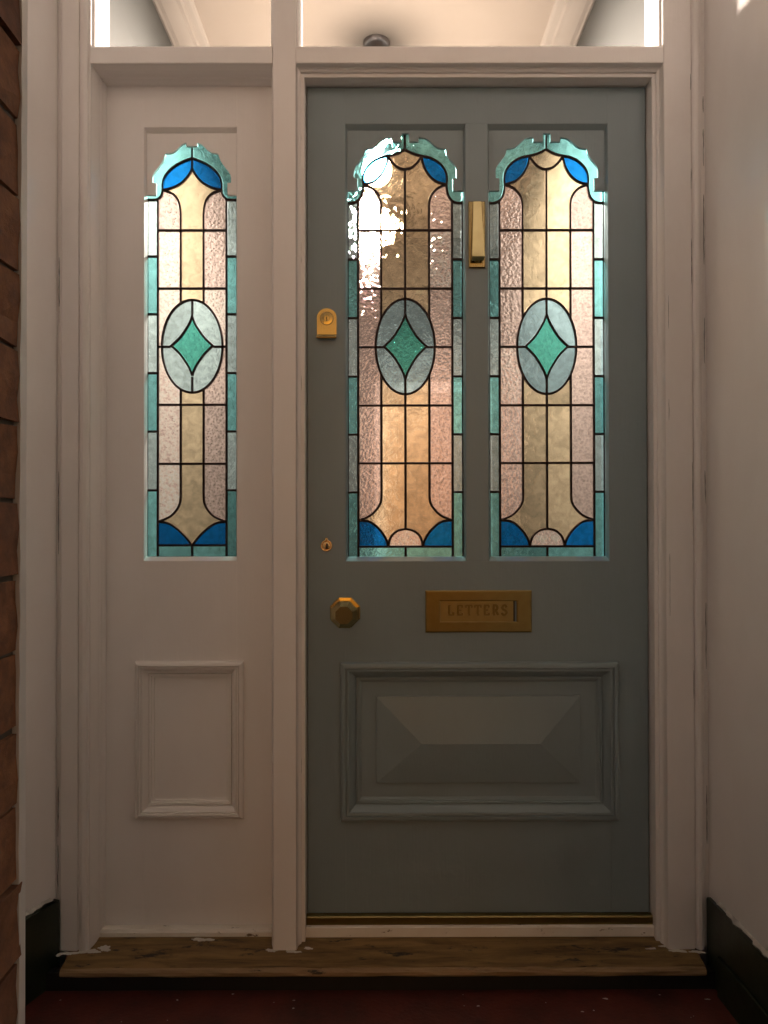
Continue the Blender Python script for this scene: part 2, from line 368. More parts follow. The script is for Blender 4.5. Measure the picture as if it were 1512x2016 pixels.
while zc < 2.32:
    lay = []
    if row % 2 == 0:
        lay = [(HDR, 0, 0)] + [(STR, -0.1125 - 0.225 * k, -0.1125) for k in range(2)]
    else:
        lay = [(STR, 0, 0), (STR, 0, -0.1125), (STR, -0.225, -0.1125), (HDR, -0.45, 0)]
    for me, dx, dy in lay:
        o = obj('brick', random.choice(me), None, pier)
        o.location = (PX + dx + random.uniform(-.0015, .0015), PY + dy, zc + 0.003)
    zc += 0.0735; row += 1
box('mortar_core', PX - 0.56, PX - 0.0045, PY - 0.205, PY - 0.002, FLOOR, 2.399, 'mortar', pier)
bm = bmesh.new()                                   # skim edge: slightly wandering where it laps the bricks
nz = 90; A = []
for i in range(nz + 1):
    z = FLOOR + (2.399 - FLOOR) * i / nz
    w = random.uniform(-0.0012, 0.0012); drift = 0.0035 * (1 - i / nz)
    A.append([bm.verts.new(p) for p in ((PX + 0.0015, PY + 0.011, z), (PX + 0.0022, PY - 0.001 + w - drift, z), (PX - 0.006, PY - 0.0005 + w - drift, z), (PX - 0.006, PY + 0.013, z), (PX - 0.001, PY + 0.013, z))])
for a, b in zip(A, A[1:]):
    for k in range(5): bm.faces.new((a[k], a[(k + 1) % 5], b[(k + 1) % 5], b[k]))
bm.faces.new(A[0]); bm.faces.new(A[-1][::-1])
obj('plaster_edge', bm, 'plaster_white', pier)
box('plaster_skim', PX - 0.56, PX - 0.0065, PY + 0.0005, PY + 0.012, FLOOR, 2.399, 'plaster_white', pier)

# ------------------------------------------------------------------ door frame
frame = thing('door_frame', 'white painted wooden door frame with moulded jambs around the grey door', 'door frame')
FZ = -0.045
prism_v('jamb', [(-0.800, 0.06), (-0.800, -0.050), (-0.7785, -0.050), (-0.7775, -0.053), (-0.776, -0.060), (-0.770, -0.0655), (-0.756, -0.066), (-0.731, -0.066), (-0.7295, -0.062), (-0.7275, -0.062), (-0.7265, -0.0655), (-0.724, -0.0685), (-0.717, -0.0705), (-0.709, -0.0685), (-0.7055, -0.063), (-0.703, -0.063), (-0.703, 0.06)], FZ, HEAD, 'white_paint_worn', frame)
prism_v('jamb', [(0.6795, 0.06), (0.6795, -0.064), (0.6815, -0.066), (0.744, -0.066), (0.7455, -0.061), (0.7475, -0.061), (0.7485, -0.065), (0.753, -0.069), (0.760, -0.0695), (0.766, -0.066), (0.769, -0.058), (0.7715, -0.056), (0.774, -0.052), (0.798, -0.052), (0.798, 0.06)], FZ, HEAD, 'white_paint_worn', frame)
prism_v('mullion', [(-0.264, 0.09), (-0.264, -0.0625), (-0.262, -0.066), (-0.2085, -0.066), (-0.2075, -0.0645), (-0.2075, 0.09)], FZ, HEAD - 0.0005, 'white_paint', frame)
for (a, b) in ((-0.7025, -0.2645), (-0.207, 0.679)):
    prism_h('transom_rail', [(0.09, 2.0835), (-0.064, 2.0835), (-0.0655, 2.0855), (-0.0655, 2.121), (-0.062, 2.126), (-0.045, 2.129), (0.09, 2.131)], a, b, 'white_paint', frame)
prism_h('head', [(0.09, HEAD), (-0.064, HEAD), (-0.066, HEAD + 0.002), (-0.066, HEAD + 0.07), (0.09, HEAD + 0.07)], -0.80, 0.798, 'white_paint', frame)
sweep_rect('moulding', (-0.207, 0.679, -0.045, 2.083), [(0.0005, -0.0635), (0.0015, -0.058), (0.002, -0.053), (0.0045, -0.048), (0.0075, -0.0455), (0.0085, -0.0445), (0.0088, -0.0385), (0.0165, -0.0375), (0.0172, -0.0365), (0.0172, 0.089), (0.0005, 0.089)], 'white_paint', frame, open_bottom=True)
sweep_rect('door_stop', (-0.1898, 0.6618, -0.03, 2.0658), [(0, 0.050), (0.014, 0.050), (0.014, 0.088), (0, 0.088)], 'white_paint', frame, open_bottom=True)
sweep_rect('moulding', (-0.7025, -0.2645, -0.046, 2.083), [(0.0, -0.0615), (0.002, -0.054), (0.0045, -0.046), (0.0065, -0.034), (0.0068, -0.020), (0.0085, -0.0185), (0.0085, -0.006), (0.0110, 0.0), (0.0120, 0.0088), (0.0, 0.0088)], 'white_paint', frame, open_bottom=True)
# glazing beads of the transom lights
for (a, b) in ((-0.7025, -0.2645), (-0.207, 0.679)):
    sweep_rect('glazing_bead', (a, b, 2.1318, HEAD - 0.001), [(0, -0.052), (0.004, -0.05), (0.008, -0.032), (0.008, -0.0145), (0, -0.0145)], 'white_paint', frame, sz=0.25)
def worn_run(name, prof, x0, x1, mat, parent, n=70, seed=1, amp=0.0009):
    rnd = random.Random(seed); bm = bmesh.new(); L = []
    m = len(prof); wob = [[rnd.uniform(0, 6.28) for _ in range(3)] for _ in range(m)]
    for i in range(n + 1):
        x = x0 + (x1 - x0) * i / n
        L.append([bm.verts.new((x, y + (amp * (math.sin(x * 21 + w[0]) * 0.7 + math.sin(x * 57 + w[1]) * 0.5 + rnd.uniform(-.5, .5)) if y < -0.03 else 0), z + (amp * 0.6 * (math.sin(x * 33 + w[2]) + rnd.uniform(-.5, .5)) if y < -0.03 else 0))) for (y, z), w in zip(prof, wob)])
    for a, b in zip(L, L[1:]):
        for k in range(m): bm.faces.new((a[k], a[(k + 1) % m], b[(k + 1) % m], b[k]))
    bm.faces.new(L[0]); bm.faces.new(L[-1][::-1]); return obj(name, bm, mat, parent)
tag(worn_run('sill', [(0.088, -0.031), (-0.024, -0.039), (-0.050, -0.0428), (-0.080, -0.0470), (-0.1195, -0.0530), (-0.1195, -0.0700), (0.088, -0.0700)], -0.746, 0.745, 'sill_wood', frame), 'bare worn wooden sill with dark stains')
tag(worn_run('sill_nosing', [(-0.1198, -0.0532), (-0.1265, -0.0548), (-0.1300, -0.0590), (-0.1300, -0.0655), (-0.1270, -0.0700), (-0.1198, -0.0712)], -0.745, 0.744, 'nosing_wood', frame, seed=4), 'paler rubbed front edge of the sill')
prism_h('threshold_strip', [(0.045, -0.0345), (-0.022, -0.0385), (-0.026, -0.037), (-0.026, -0.0145), (-0.023, -0.0125), (0.045, -0.011)], -0.1895, 0.6615, 'white_paint_chipped', frame)
tag(prism_h('weather_bar', [(-0.004, -0.0118), (-0.017, -0.0122), (-0.0178, 0.0055), (-0.0145, 0.0085), (-0.012, 0.0085), (-0.006, 0.010), (-0.004, 0.010)], -0.1893, 0.6613, 'brass_dull', frame), 'narrow brass weather bar under the door')
prism_h('bottom_bead', [(0.008, -0.0385), (-0.018, -0.0425), (-0.0195, -0.041), (-0.0195, -0.029), (-0.017, -0.0275), (-0.012, -0.0272), (-0.010, -0.0245), (0.008, -0.024)], -0.6955, -0.2715, 'white_paint_chipped', frame)
tag(box('step_riser', -0.79, 0.785, -0.108, -0.085, FLOOR, -0.0718, 'black_paint'), 'black painted riser under the wooden door sill', 'riser')

# cracks in the caulking: slim broken gaps, real dark slivers standing in the quirks
def slivers(parent, x, y, spans, w=0.0014):
    for z0, z1 in spans:
        bm = bmesh.new(); n = max(4, int((z1 - z0) / 0.012)); L = []
        for i in range(n + 1):
            z = z0 + (z1 - z0) * i / n
            ww = w * random.uniform(0.35, 1.0) * (0.3 if i in (0, n) else 1); off = random.uniform(-0.0004, 0.0004)
            L.append([bm.verts.new(p) for p in ((x + off - ww / 2, y, z), (x + off + ww / 2, y, z), (x + off + ww / 2, y + 0.0016, z), (x + off - ww / 2, y + 0.0016, z))])
        for a, b in zip(L, L[1:]):
            for k in range(4): bm.faces.new((a[k], a[(k + 1) % 4], b[(k + 1) % 4], b[k]))
        bm.faces.new(L[0]); bm.faces.new(L[-1][::-1])
        obj('caulk_crack', bm, 'hole_black', parent)
slivers(frame, 0.7465, -0.0613, [(2.02, 2.06), (1.78, 1.83), (1.55, 1.66), (1.0, 1.12), (0.55, 0.62)])
slivers(frame, 0.7805, -0.0525, [(1.97, 2.01), (1.84, 1.93), (1.60, 1.77), (1.36, 1.47), (1.02, 1.10), (0.62, 0.78), (0.2, 0.34)], 0.0018)
slivers(frame, 0.6885, -0.0664, [(1.44, 1.52), (1.22, 1.27), (0.75, 0.9)], 0.0009)
slivers(frame, -0.1985, -0.0390, [(2.045, 2.053), (1.96, 2.01), (1.86, 1.93), (1.6, 1.66), (1.28, 1.34), (0.3, 0.42)], 0.0011)
slivers(frame, -0.7835, -0.0506, [(1.5, 1.62), (0.9, 1.1), (0.22, 0.34), (0.10, 0.20)], 0.0016)

# ------------------------------------------------------------------ leaded stained glass
K = 0.0012802                                       # metres per drawing unit
def arc_curve(pts, n=6): return crom(pts, n)
def mirror(pts): return [(-u, v) for u, v in pts]
def seg_to_v(curve, v):                             # part of a curve with y <= v (curve runs downward)
    return [p for p in curve if p[1] <= v]

def door_pattern():
    oge = arc_curve([(0, 291.8), (9, 297), (20.5, 301.8), (33.3, 304.8), (48.5, 308), (62.5, 315), (74, 325.5), (81, 338), (83, 351), (82.3, 361.7), (83, 372), (86, 384), (92.5, 393.5), (102, 398), (115, 398.6)])
    i_leaf0 = 3 * 6; i_leaf1 = 9 * 6; i_side = 12 * 6
    cup = arc_curve([(0, 331.5), (8, 330), (16, 326), (24, 318.5), (29.5, 311), (33.3, 304.8)])
    leaf = arc_curve([(33.3, 304.8), (35, 317), (39, 329), (48, 343.5), (62, 355.5), (82.3, 361.7)])
    neck = arc_curve([(82.3, 361.7), (67, 367.5), (55.5, 378), (49.5, 389), (47.3, 402)])
    foot = arc_curve([(47.3, 978), (49, 990), (56, 1002), (70, 1015.5), (92.8, 1025)])
    quad = arc_curve([(92.8, 1025), (72, 1027), (58, 1036), (45.5, 1050), (37.5, 1064), (34, 1076.3)])
    semi = arc_curve([(34, 1076.3), (31.5, 1064), (26.5, 1054), (15, 1045), (0, 1041.7)])
    OA, OB, OV = 58.3, 94.0, 682.0
    def oval(a0, a1, n=24): return [(OA * math.sin(R(a0 + (a1 - a0) * k / n)), OV - OB * math.cos(R(a0 + (a1 - a0) * k / n))) for k in range(n + 1)]
    a_in = math.degrees(math.asin(47.3 / OA))
    dia = arc_curve([(0, 618), (5, 632), (13, 647), (25, 665), (43, 683)])
    dib = [(u, 2 * 683 - v - 2) for u, v in dia][::-1]      # from (43,683) to bottom tip
    dib[0] = (43, 683)
    P = []; L = []
    for s in (1, -1):
        S = (lambda pts: pts) if s == 1 else mirror
        P.append(('teal', S([(0, 252), (0, 291.8)] + oge[1:] + [(118, 398.6), (118, 252)])))
        P.append(('blue', S(oge[i_leaf0:i_leaf1 + 1] + leaf[::-1][1:-1])))
        P.append(('amber', S(cup[:] + leaf[1:] + neck[1:] + [(47.3, 452.2), (0, 452.2)])))
        P.append(('pink', S(neck[:] + [(47.3, 452.2), (92.8, 452.2)] + oge[i_leaf1:i_side + 1][::-1][:-1])))
        P.append(('amber', S([(0, 452.2), (47.3, 452.2), (47.3, 567.6), (0, 567.6)])))
        P.append(('pink', S([(47.3, 452.2), (92.8, 452.2), (92.8, 567.6), (47.3, 567.6)])))
        P.append(('amber', S([(0, 567.6), (47.3, 567.6)] + oval(a_in, 0))))
        P.append(('pink', S([(47.3, 567.6), (92.8, 567.6), (92.8, 683)] + oval(90, a_in))))
        P.append(('smoke', S(oval(0, 90) + dia[::-1])))
        P.append(('smoke', S(oval(90, 180) + dib[::-1])))
        P.append(('pink', S([(47.3, 798.3), (92.8, 798.3), (92.8, 683)] + oval(90, 180 - a_in))))
        P.append(('amber', S([(0, 798.3), (47.3, 798.3)] + oval(180 - a_in, 180))))
        P.append(('amber', S([(0, 798.3), (47.3, 798.3), (47.3, 912.2), (0, 912.2)])))
        P.append(('pink', S([(47.3, 798.3), (92.8, 798.3), (92.8, 912.2), (47.3, 912.2)])))
        P.append(('amber', S([(0, 912.2), (47.3, 912.2)] + foot + quad[1:] + semi[1:])))
        P.append(('pink', S([(47.3, 912.2), (92.8, 912.2)] + foot[::-1])))
        P.append(('blue', S(quad + [(92.8, 1076.3)])))
        P.append(('teal', S([(0, 1076.3), (92.8, 1076.3), (92.8, 1104), (0, 1104)])))
        bz = [398.6, 510, 625.7, 741, 855.3, 969.1, 1104]
        for k in range(6):
            P.append((('pale', 'teal')[k % 2], S([(92.8, bz[k]), (118, bz[k]), (118, bz[k + 1]), (92.8, bz[k + 1])])))
        L += [S(oge), S(cup), S(leaf), S(neck), S(foot), S(quad), S(semi), S(dia), S(dib), S([(43, 683), (58.3, 683), (92.8, 683)])]
        L += [S([(47.3, 402), (47.3, 560), (47.3, OV - OB * math.cos(R(a_in)))]), S([(47.3, OV + OB * math.cos(R(a_in))), (47.3, 978)])]
        L += [S([(92.8, 394), (92.8, 1099)])]
        L += [S([(92.8, v), (117, v)]) for v in bz[1:-1]]
        L += [S([(114.6, 394), (114.6, 1104)])]
    P.append(('amber', cup[::-1] and (oge[:i_leaf0 + 1] + cup[::-1][1:] + mirror(cup)[1:] + mirror(oge[:i_leaf0 + 1])[::-1][:-1])))
    P.append(('green', dia + dib[1:] + mirror(dib)[::-1][1:] + mirror(dia)[::-1][1:-1]))
    P.append(('pink', semi + mirror(semi)[::-1][1:]))
    L += [oval(0, 360, 80), [(0, 254), (0, 291.8)], [(0, 331.5), (0, 588)], [(0, 588), (0, 619)], [(0, 744), (0, 776)], [(0, 776), (0, 1041.7)], [(0, 1076.3), (0, 1100)]]
    L += [[(-92.8, v), (92.8, v)] for v in (452.2, 567.6, 798.3, 912.2, 1076.3)]
    L += [[(-117, 1099.5), (117, 1099.5)]]
    return P, L

def side_pattern():
    oge = arc_curve([(0, 309.3), (13.5, 314), (30, 322), (44, 332.5), (54.5, 346.5), (58.3, 360), (58.5, 372), (60.5, 382), (67.6, 390), (76, 391.6), (92, 391.6)])
    i1 = 6 * 6; i_side = 8 * 6
    leaf = arc_curve([(0, 311), (0, 327), (6.5, 341.5), (20, 357), (39, 367.5), (58.5, 372)])
    neck = arc_curve([(58.5, 372), (39.5, 379), (28.5, 391), (24, 405), (22.5, 420)])
    foot = arc_curve([(22.5, 975), (24, 990), (31, 1004), (44, 1017), (67.6, 1027)])
    quad = arc_curve([(67.6, 1027), (50, 1029), (34.5, 1037), (15, 1054.5), (0, 1073)])
    OA, OB, OV = 59.7, 91.5, 681.0
    def oval(a0, a1, n=24): return [(OA * math.sin(R(a0 + (a1 - a0) * k / n)), OV - OB * math.cos(R(a0 + (a1 - a0) * k / n))) for k in range(n + 1)]
    a_in = math.degrees(math.asin(22.5 / OA))
    dia = arc_curve([(0, 621), (5, 635), (13, 648.5), (25, 665), (43, 682)])
    dib = [(u, 2 * 682 - v - 4) for u, v in dia][::-1]; dib[0] = (43, 682)
    P = []; L = []
    for s in (1, -1):
        S = (lambda pts: pts) if s == 1 else mirror
        P.append(('teal', S([(0, 272), (0, 309.3)] + oge[1:] + [(93, 391.6), (93, 272)])))
        P.append(('blue', S(oge[:i1 + 1] + leaf[::-1][1:-1])))
        P.append(('pink', S(neck[:] + [(22.5, 452), (67.6, 452)] + oge[i1:i_side + 1][::-1][:-1])))
        P.append(('pink', S([(22.5, 452), (67.6, 452), (67.6, 567), (22.5, 567)])))
        P.append(('pink', S([(22.5, 567), (67.6, 567), (67.6, 682)] + oval(90, a_in))))
        P.append(('palesmoke', S(oval(0, 90) + dia[::-1])))
        P.append(('palesmoke', S(oval(90, 180) + dib[::-1])))
        P.append(('pink', S([(22.5, 796.5), (67.6, 796.5), (67.6, 682)] + oval(90, 180 - a_in))))
        P.append(('pink', S([(22.5, 796.5), (67.6, 796.5), (67.6, 912.8), (22.5, 912.8)])))
        P.append(('pink', S([(22.5, 912.8), (67.6, 912.8)] + foot[::-1])))
        P.append(('blue', S(quad + [(67.6, 1073)])))
        P.append(('teal', S([(0, 1073), (67.6, 1073), (67.6, 1102), (0, 1102)])))
        bz = [391.6, 503.6, 617.8, 734, 849, 964.8, 1102]
        for k in range(6):
            P.append((('pale', 'teal')[k % 2], S([(67.6, bz[k]), (93, bz[k]), (93, bz[k + 1]), (67.6, bz[k + 1])])))
        L += [S(oge), S(leaf), S(neck), S(foot), S(quad), S(dia), S(dib), S([(43, 682), (59.7, 682), (67.6, 682)])]
        L += [S([(22.5, 420), (22.5, 560), (22.5, OV - OB * math.cos(R(a_in)))]), S([(22.5, OV + OB * math.cos(R(a_in))), (22.5, 975)])]
        L += [S([(67.6, 388), (67.6, 1097)])]
        L += [S([(67.6, v), (92, v)]) for v in bz[1:-1]]
        L += [S([(89.8, 386), (89.8, 1102)])]
    P.append(('amber', leaf[6:] + neck[1:] + [(22.5, 452), (-22.5, 452)] + mirror(neck)[::-1] + mirror(leaf)[::-1][1:-6]))
    P.append(('amber', [(-22.5, 452), (22.5, 452), (22.5, 567), (-22.5, 567)]))
    P.append(('amber', [(-22.5, 567), (22.5, 567)] + oval(a_in, -a_in)))
    P.append(('amber', [(-22.5, 796.5), (22.5, 796.5)] + oval(180 - a_in, 180 + a_in)))
    P.append(('amber', [(-22.5, 796.5), (22.5, 796.5), (22.5, 912.8), (-22.5, 912.8)]))
    P.append(('amber', [(-22.5, 912.8), (22.5, 912.8)] + foot + quad[1:] + mirror(quad)[::-1][1:] + mirror(foot)[::-1][1:]))
    P.append(('green', dia + dib[1:] + mirror(dib)[::-1][1:] + mirror(dia)[::-1][1:-1]))
    L += [oval(0, 360, 80), [(0, 276), (0, 311)], [(0, 589.5), (0, 622)], [(0, 742), (0, 772.5)], [(0, 1073), (0, 1099)]]
    L += [[(-67.6, v), (67.6, v)] for v in (452, 567, 796.5, 912.8, 1073)]
    L += [[(-92, 1097.5), (92, 1097.5)]]
    return P, L

def clean(pts):
    out = []
    for p in pts:
        if not out or math.hypot(p[0] - out[-1][0], p[1] - out[-1][1]) > 0.05: out.append(p)
    if math.hypot(out[0][0] - out[-1][0], out[0][1] - out[-1][1]) < 0.05: out.pop()
    return out
GL = {'teal': 'glass_teal', 'blue': 'glass_blue', 'amber': 'glass_amber', 'pink': 'glass_pink', 'pale': 'glass_pale', 'smoke': 'glass_smoke', 'palesmoke': 'glass_pale', 'green': 'glass_green'}
def leaded_light(parent, pattern, cx, yg, k, name='stained_glass_panel'):
    P, L = pattern
    root = bpy.data.objects.new(name, None); root.empty_display_size = 0.05; scene.collection.objects.link(root); root.parent = parent
    T = lambda u, v: (cx + u * k, CAMZ + (1021 - v) * k)
    for key, pts in P:
        pts = [T(*p) for p in clean(pts)]
        mx = sum(p[0] for p in pts) / len(pts); mz = sum(p[1] for p in pts) / len(pts)
        tilt = random.uniform(-0.0003, 0.0003)
        bm = bmesh.new()
        poly_prism(bm, [(p[0] + (mx - p[0]) * 0.004 - 0, p[1] + (mz - p[1]) * 0.004) for p in pts], XZ, yg + tilt, yg + 0.0032 + tilt)
        for v in bm.verts: v.co -= Vector((mx, yg, mz))
        o = obj('pane', bm, GL[key], root); o.location = (mx, yg, mz)
        o.rotation_euler = (random.uniform(-0.012, 0.012), 0, random.uniform(-0.012, 0.012))
    bm = bmesh.new()
    for i, line in enumerate(L):
        pts = [T(*p) for p in clean_line(line)]
        d = 0.00006 * (i % 9)
        edge = len(line) == 2 and (abs(line[0][0]) == abs(line[1][0]) and abs(line[0][0]) in (114.6, 89.8) or line[0][1] > 1097 and line[1][1] == line[0][1])
        ribbon(bm, pts, 0.0085 if edge else 0.0066, yg - 0.0022 - d, yg + 0.0054 + d, XZ, 0.34)
    obj('lead_came', bm, 'lead', root)
    return root
def clean_line(pts):
    out = []
    for p in pts:
        if not out or math.hypot(p[0] - out[-1][0], p[1] - out[-1][1]) > 0.3: out.append(p)
    return out

def fret_outline(half, cx, k, hw, ztop):
    """shaped head board: half = right-hand lower edge from the centre outwards, in drawing units"""
    T = lambda u, v: (cx + u * k, CAMZ + (1021 - v) * k)
    right = [T(*p) for p in half]; left = [T(-u, v) for u, v in half][::-1]
    zs = right[-1][1]
    return [(cx - hw, ztop), (cx - hw, zs)] + left[1:-0 or None][0:] + right[:-1] + [(cx + hw, zs), (cx + hw, ztop)]
FK = 0.001272
door_fret = [(7.5, 259.8), (7.5, 276.2), (26.6, 276.2), (26.6, 268)] + crom([(27, 268), (38, 269), (46, 273.5), (55, 281.5), (65, 288.5), (79, 290.5)], 5) + crom([(79, 290.8), (82, 302), (89, 312.5), (98, 324), (101, 335), (101, 348.5)], 5) + [(93.8, 349.2), (93.8, 373.6), (117, 373.6)]
side_fret = [(10.7, 284.8), (10.7, 278)] + crom([(11, 277.8), (20, 282), (31, 292.5), (40.5, 298.2), (51.8, 299.3)], 5) + crom([(51.9, 299.6), (55.5, 311), (65, 325.5), (74, 337.5), (77.2, 346.6), (77.2, 357.8)], 5) + [(70.4, 358.3), (70.4, 382), (90, 382)]

# ------------------------------------------------------------------ front door
door = thing('front_door', 'grey green panelled front door with two arched stained glass panels and brass fittings', 'door')
C1, C2, HW = 0.0580, 0.4140, 0.1505
DX0, DX1, DZ0, DZ1 = -0.1865, 0.6585, 0.0085, 2.0625
ZT, ZB = 1.972, 0.8775
PXL, PXR, PZB, PZT = -0.105, 0.583, 0.238, 0.629
e = 0.0
YB = 0.045
def slab(name, x0, x1, z0, z1, bev=0.0006): return box(name, x0, x1, 0.0, YB, z0, z1, 'door_paint', door, bev)
slab('stile', DX0, C1 - HW, DZ0, DZ1); slab('stile', C2 + HW, DX1, DZ0, DZ1)
slab('top_rail', C1 - HW, C2 + HW, ZT, DZ1)
slab('muntin', C1 + HW, C2 - HW, ZB, ZT)
slab('lock_rail', C1 - HW, C2 + HW, 0.600, ZB)
slab('bottom_rail', C1 - HW, C2 + HW, DZ0, 0.265)
for cx in (C1, C2):
    sweep_rect('glazing_bead', (cx - HW, cx + HW, ZB, ZT), [(0.0, 0.0003), (0.0012, 0.0006), (0.0095, 0.0105), (0.010, 0.0115), (0.010, 0.0195), (0.0, 0.0195)], 'door_paint', door, sx=0.5, sz=1.15)
    prism_xz('fretted_head', fret_outline(door_fret, cx, FK, 0.1453, ZT - 0.0117), 0.0112, 0.0194, 'door_paint', door)
    sweep_rect('inner_bead', (cx - HW, cx + HW, ZB, ZT), [(0.0, 0.0285), (0.006, 0.0285), (0.006, YB), (0.0, YB)], 'door_paint', door)
DP = door_pattern()
leaded_light(door, DP, 0.0576, 0.0222, K); leaded_light(door, DP, 0.4146, 0.0222, K)
BOL = [(0.0, 0.0), (0.0, -0.0085), (0.0025, -0.0125), (0.007, -0.014), (0.013, -0.0145), (0.0140, -0.0105), (0.0155, -0.0105), (0.0165, -0.0138), (0.0215, -0.0132), (0.0225, -0.0105), (0.0265, -0.0065), (0.033, 0.0), (0.0380, 0.0060), (0.0392, 0.0020), (0.0425, 0.0020), (0.0432, 0.0060), (0.0465, 0.0062), (0.0475, 0.0085), (0.0525, 0.0110), (0.0525, 0.013), (0.0, 0.013)]
sweep_rect('panel_moulding', (PXL, PXR, PZB, PZT), BOL, 'door_paint', door)
# raised and fielded lower panel: flat margin, small step, four facets meeting at a ridge
bm = bmesh.new()
x0, x1, z0, z1 = PXL + 0.02, PXR - 0.02, PZB + 0.02, PZT - 0.02
fx0, fx1, fz0, fz1 = -0.017, 0.491, 0.327, 0.542
rz = 0.428; rx0, rx1 = 0.095, 0.388
def ring(x0, x1, z0, z1, y): return [bm.verts.new(p) for p in ((x0, y, z0), (x0, y, z1), (x1, y, z1), (x1, y, z0))]
rs = [ring(x0, x1, z0, z1, 0.030), ring(x0, x1, z0, z1, 0.0118), ring(fx0, fx1, fz0, fz1, 0.0118), ring(fx0 + .0004, fx1 - .0004, fz0 + .0004, fz1 - .0004, 0.0062), ring(fx0 + .0012, fx1 - .0012, fz0 + .0012, fz1 - .0012, 0.0054)]
for a, b in zip(rs, rs[1:]):
    for k in range(4): bm.faces.new((a[k], a[(k + 1) % 4], b[(k + 1) % 4], b[k]))
q = rs[-1]; ra = bm.verts.new((rx0, -0.0105, rz)); rb = bm.verts.new((rx1, -0.0105, rz))
bm.faces.new((q[0], q[1], ra)); bm.faces.new((q[1], q[2], rb, ra)); bm.faces.new((q[2], q[3], rb)); bm.faces.new((q[3], q[0], ra, rb)); bm.faces.new(rs[0][::-1])
obj('raised_panel', bm, 'door_paint', door)
box('leak_block', DX0, DX1, 0.004, 0.040, -0.0095, 0.0083, 'hole_black', door)  # filler added to stop hall light leaking under the door
box('panel_back', PXL + 0.014, PXR - 0.014, 0.031, YB - 0.001, 0.266, 0.599, 'door_paint', door)

def holder(name, parent):
    o = bpy.data.objects.new(name, None); o.empty_display_size = 0.02; scene.collection.objects.link(o); o.parent = parent; return o
# letter plate
lp = holder('letter_plate', door)
lx0, lx1, lz0, lz1 = 0.1055, 0.3695, 0.702, 0.806
fx0, fx1, fz0, fz1 = 0.144, 0.327, 0.7285, 0.7805
sweep_rect('plate', (lx0, lx1, lz0, lz1), [(0, 0.0), (0, -0.0032), (0.0018, -0.0045), (0.0035, -0.0048), (0.024, -0.0048), (0.0262, -0.0040), (0.0266, 0.0)], 'brass_dull', lp, sx=1.42)
box('flap', fx0 - 0.0015, fx1 - 0.0030, -0.0022, -0.0004, fz0 - 0.001, fz1 + 0.001, 'brass_flap', lp, 0.0004)
box('slot_shadow', fx0 - 0.002, fx1 + 0.001, -0.00035, -0.00005, fz0 - 0.002, fz1 + 0.002, 'hole_black', lp)
def letters(parent):
    h = 0.0235; w = 0.0160; pitch = 0.0221; st = 0.0062; x = 0.1625; z = 0.7455
    sf = 0.0033
    def G(c):
        serif = lambda cx, cz: [(cx - sf, cz), (cx + sf, cz)]
        if c == 'L': return [[(0.003, 0), (0.003, h)], serif(0.003, h), [(-0.0005, 0), (w - 0.002, 0)], [(w - 0.002, -0.001), (w - 0.002, 0.007)]]
        if c == 'E': return [[(0.003, 0), (0.003, h)], [(-0.0005, 0), (w - 0.002, 0)], [(-0.0005, h), (w - 0.002, h)], [(0.003, h / 2), (w - 0.005, h / 2)], [(w - 0.002, -0.001), (w - 0.002, 0.0055)], [(w - 0.002, h - 0.0055), (w - 0.002, h + 0.001)]]
        if c == 'T': return [[(w / 2, 0), (w / 2, h)], [(0, h), (w, h)], serif(w / 2, 0), [(0, h - 0.006), (0, h + 0.001)], [(w, h - 0.006), (w, h + 0.001)]]
        if c == 'R': return [[(0.003, 0), (0.003, h)], [(-0.0005, h), (0.003, h)] + [(0.0085 + 0.0045 * math.cos(a), h - 0.0058 + 0.0058 * math.sin(a)) for a in [math.pi / 2 - k * math.pi / 8 for k in range(9)]] + [(0.003, h - 0.0116)], [(0.007, h - 0.0116), (w - 0.001, 0)], serif(0.003, 0)]
        if c == 'S':
            return [crom([(w - 0.0025, h - 0.005), (w - 0.005, h - 0.0005), (0.0065, h), (0.0022, h - 0.0055), (0.005, h * 0.56), (w - 0.005, h * 0.43), (w - 0.0022, 0.0055), (0.0085, 0.0), (0.0035, 0.001), (0.001, 0.006)], 4)]
    for i, c in enumerate('LETTERS'):
        bm = bmesh.new()
        for j, s in enumerate(G(c)):
            ribbon(bm, [(x + i * pitch + a * 0.92, z + b) for a, b in s], st * (0.72 if len(s) == 2 and abs(s[0][1] - s[1][1]) < 0.008 and j else 1), -0.0042 - 0.00005 * j, -0.0015, XZ, 0.36)
        obj('letter', bm, 'brass_dark', parent)
letters(lp)
# octagonal knob
kb = holder('door_knob', door); kx, kz = -0.0937, 0.7522; o8 = math.pi / 8
bm = bmesh.new(); lathe(bm, [(0.0405, 0.0), (0.0405, -0.0028), (0.0385, -0.0045), (0.030, -0.0052), (0.022, -0.0052)], kx, kz, 8, o8); obj('rose', bm, 'brass', kb)
bm = bmesh.new(); lathe(bm, [(0.015, -0.005), (0.0135, -0.012), (0.0135, -0.026), (0.017, -0.030)], kx, kz, 24); obj('neck', bm, 'brass', kb)
bm = bmesh.new(); lathe(bm, [(0.016, -0.0285), (0.029, -0.034), (0.0345, -0.044), (0.0350, -0.048), (0.0228, -0.0615), (0.0222, -0.0622)], kx, kz, 8, o8)
obj('grip', bm, 'brass', kb)
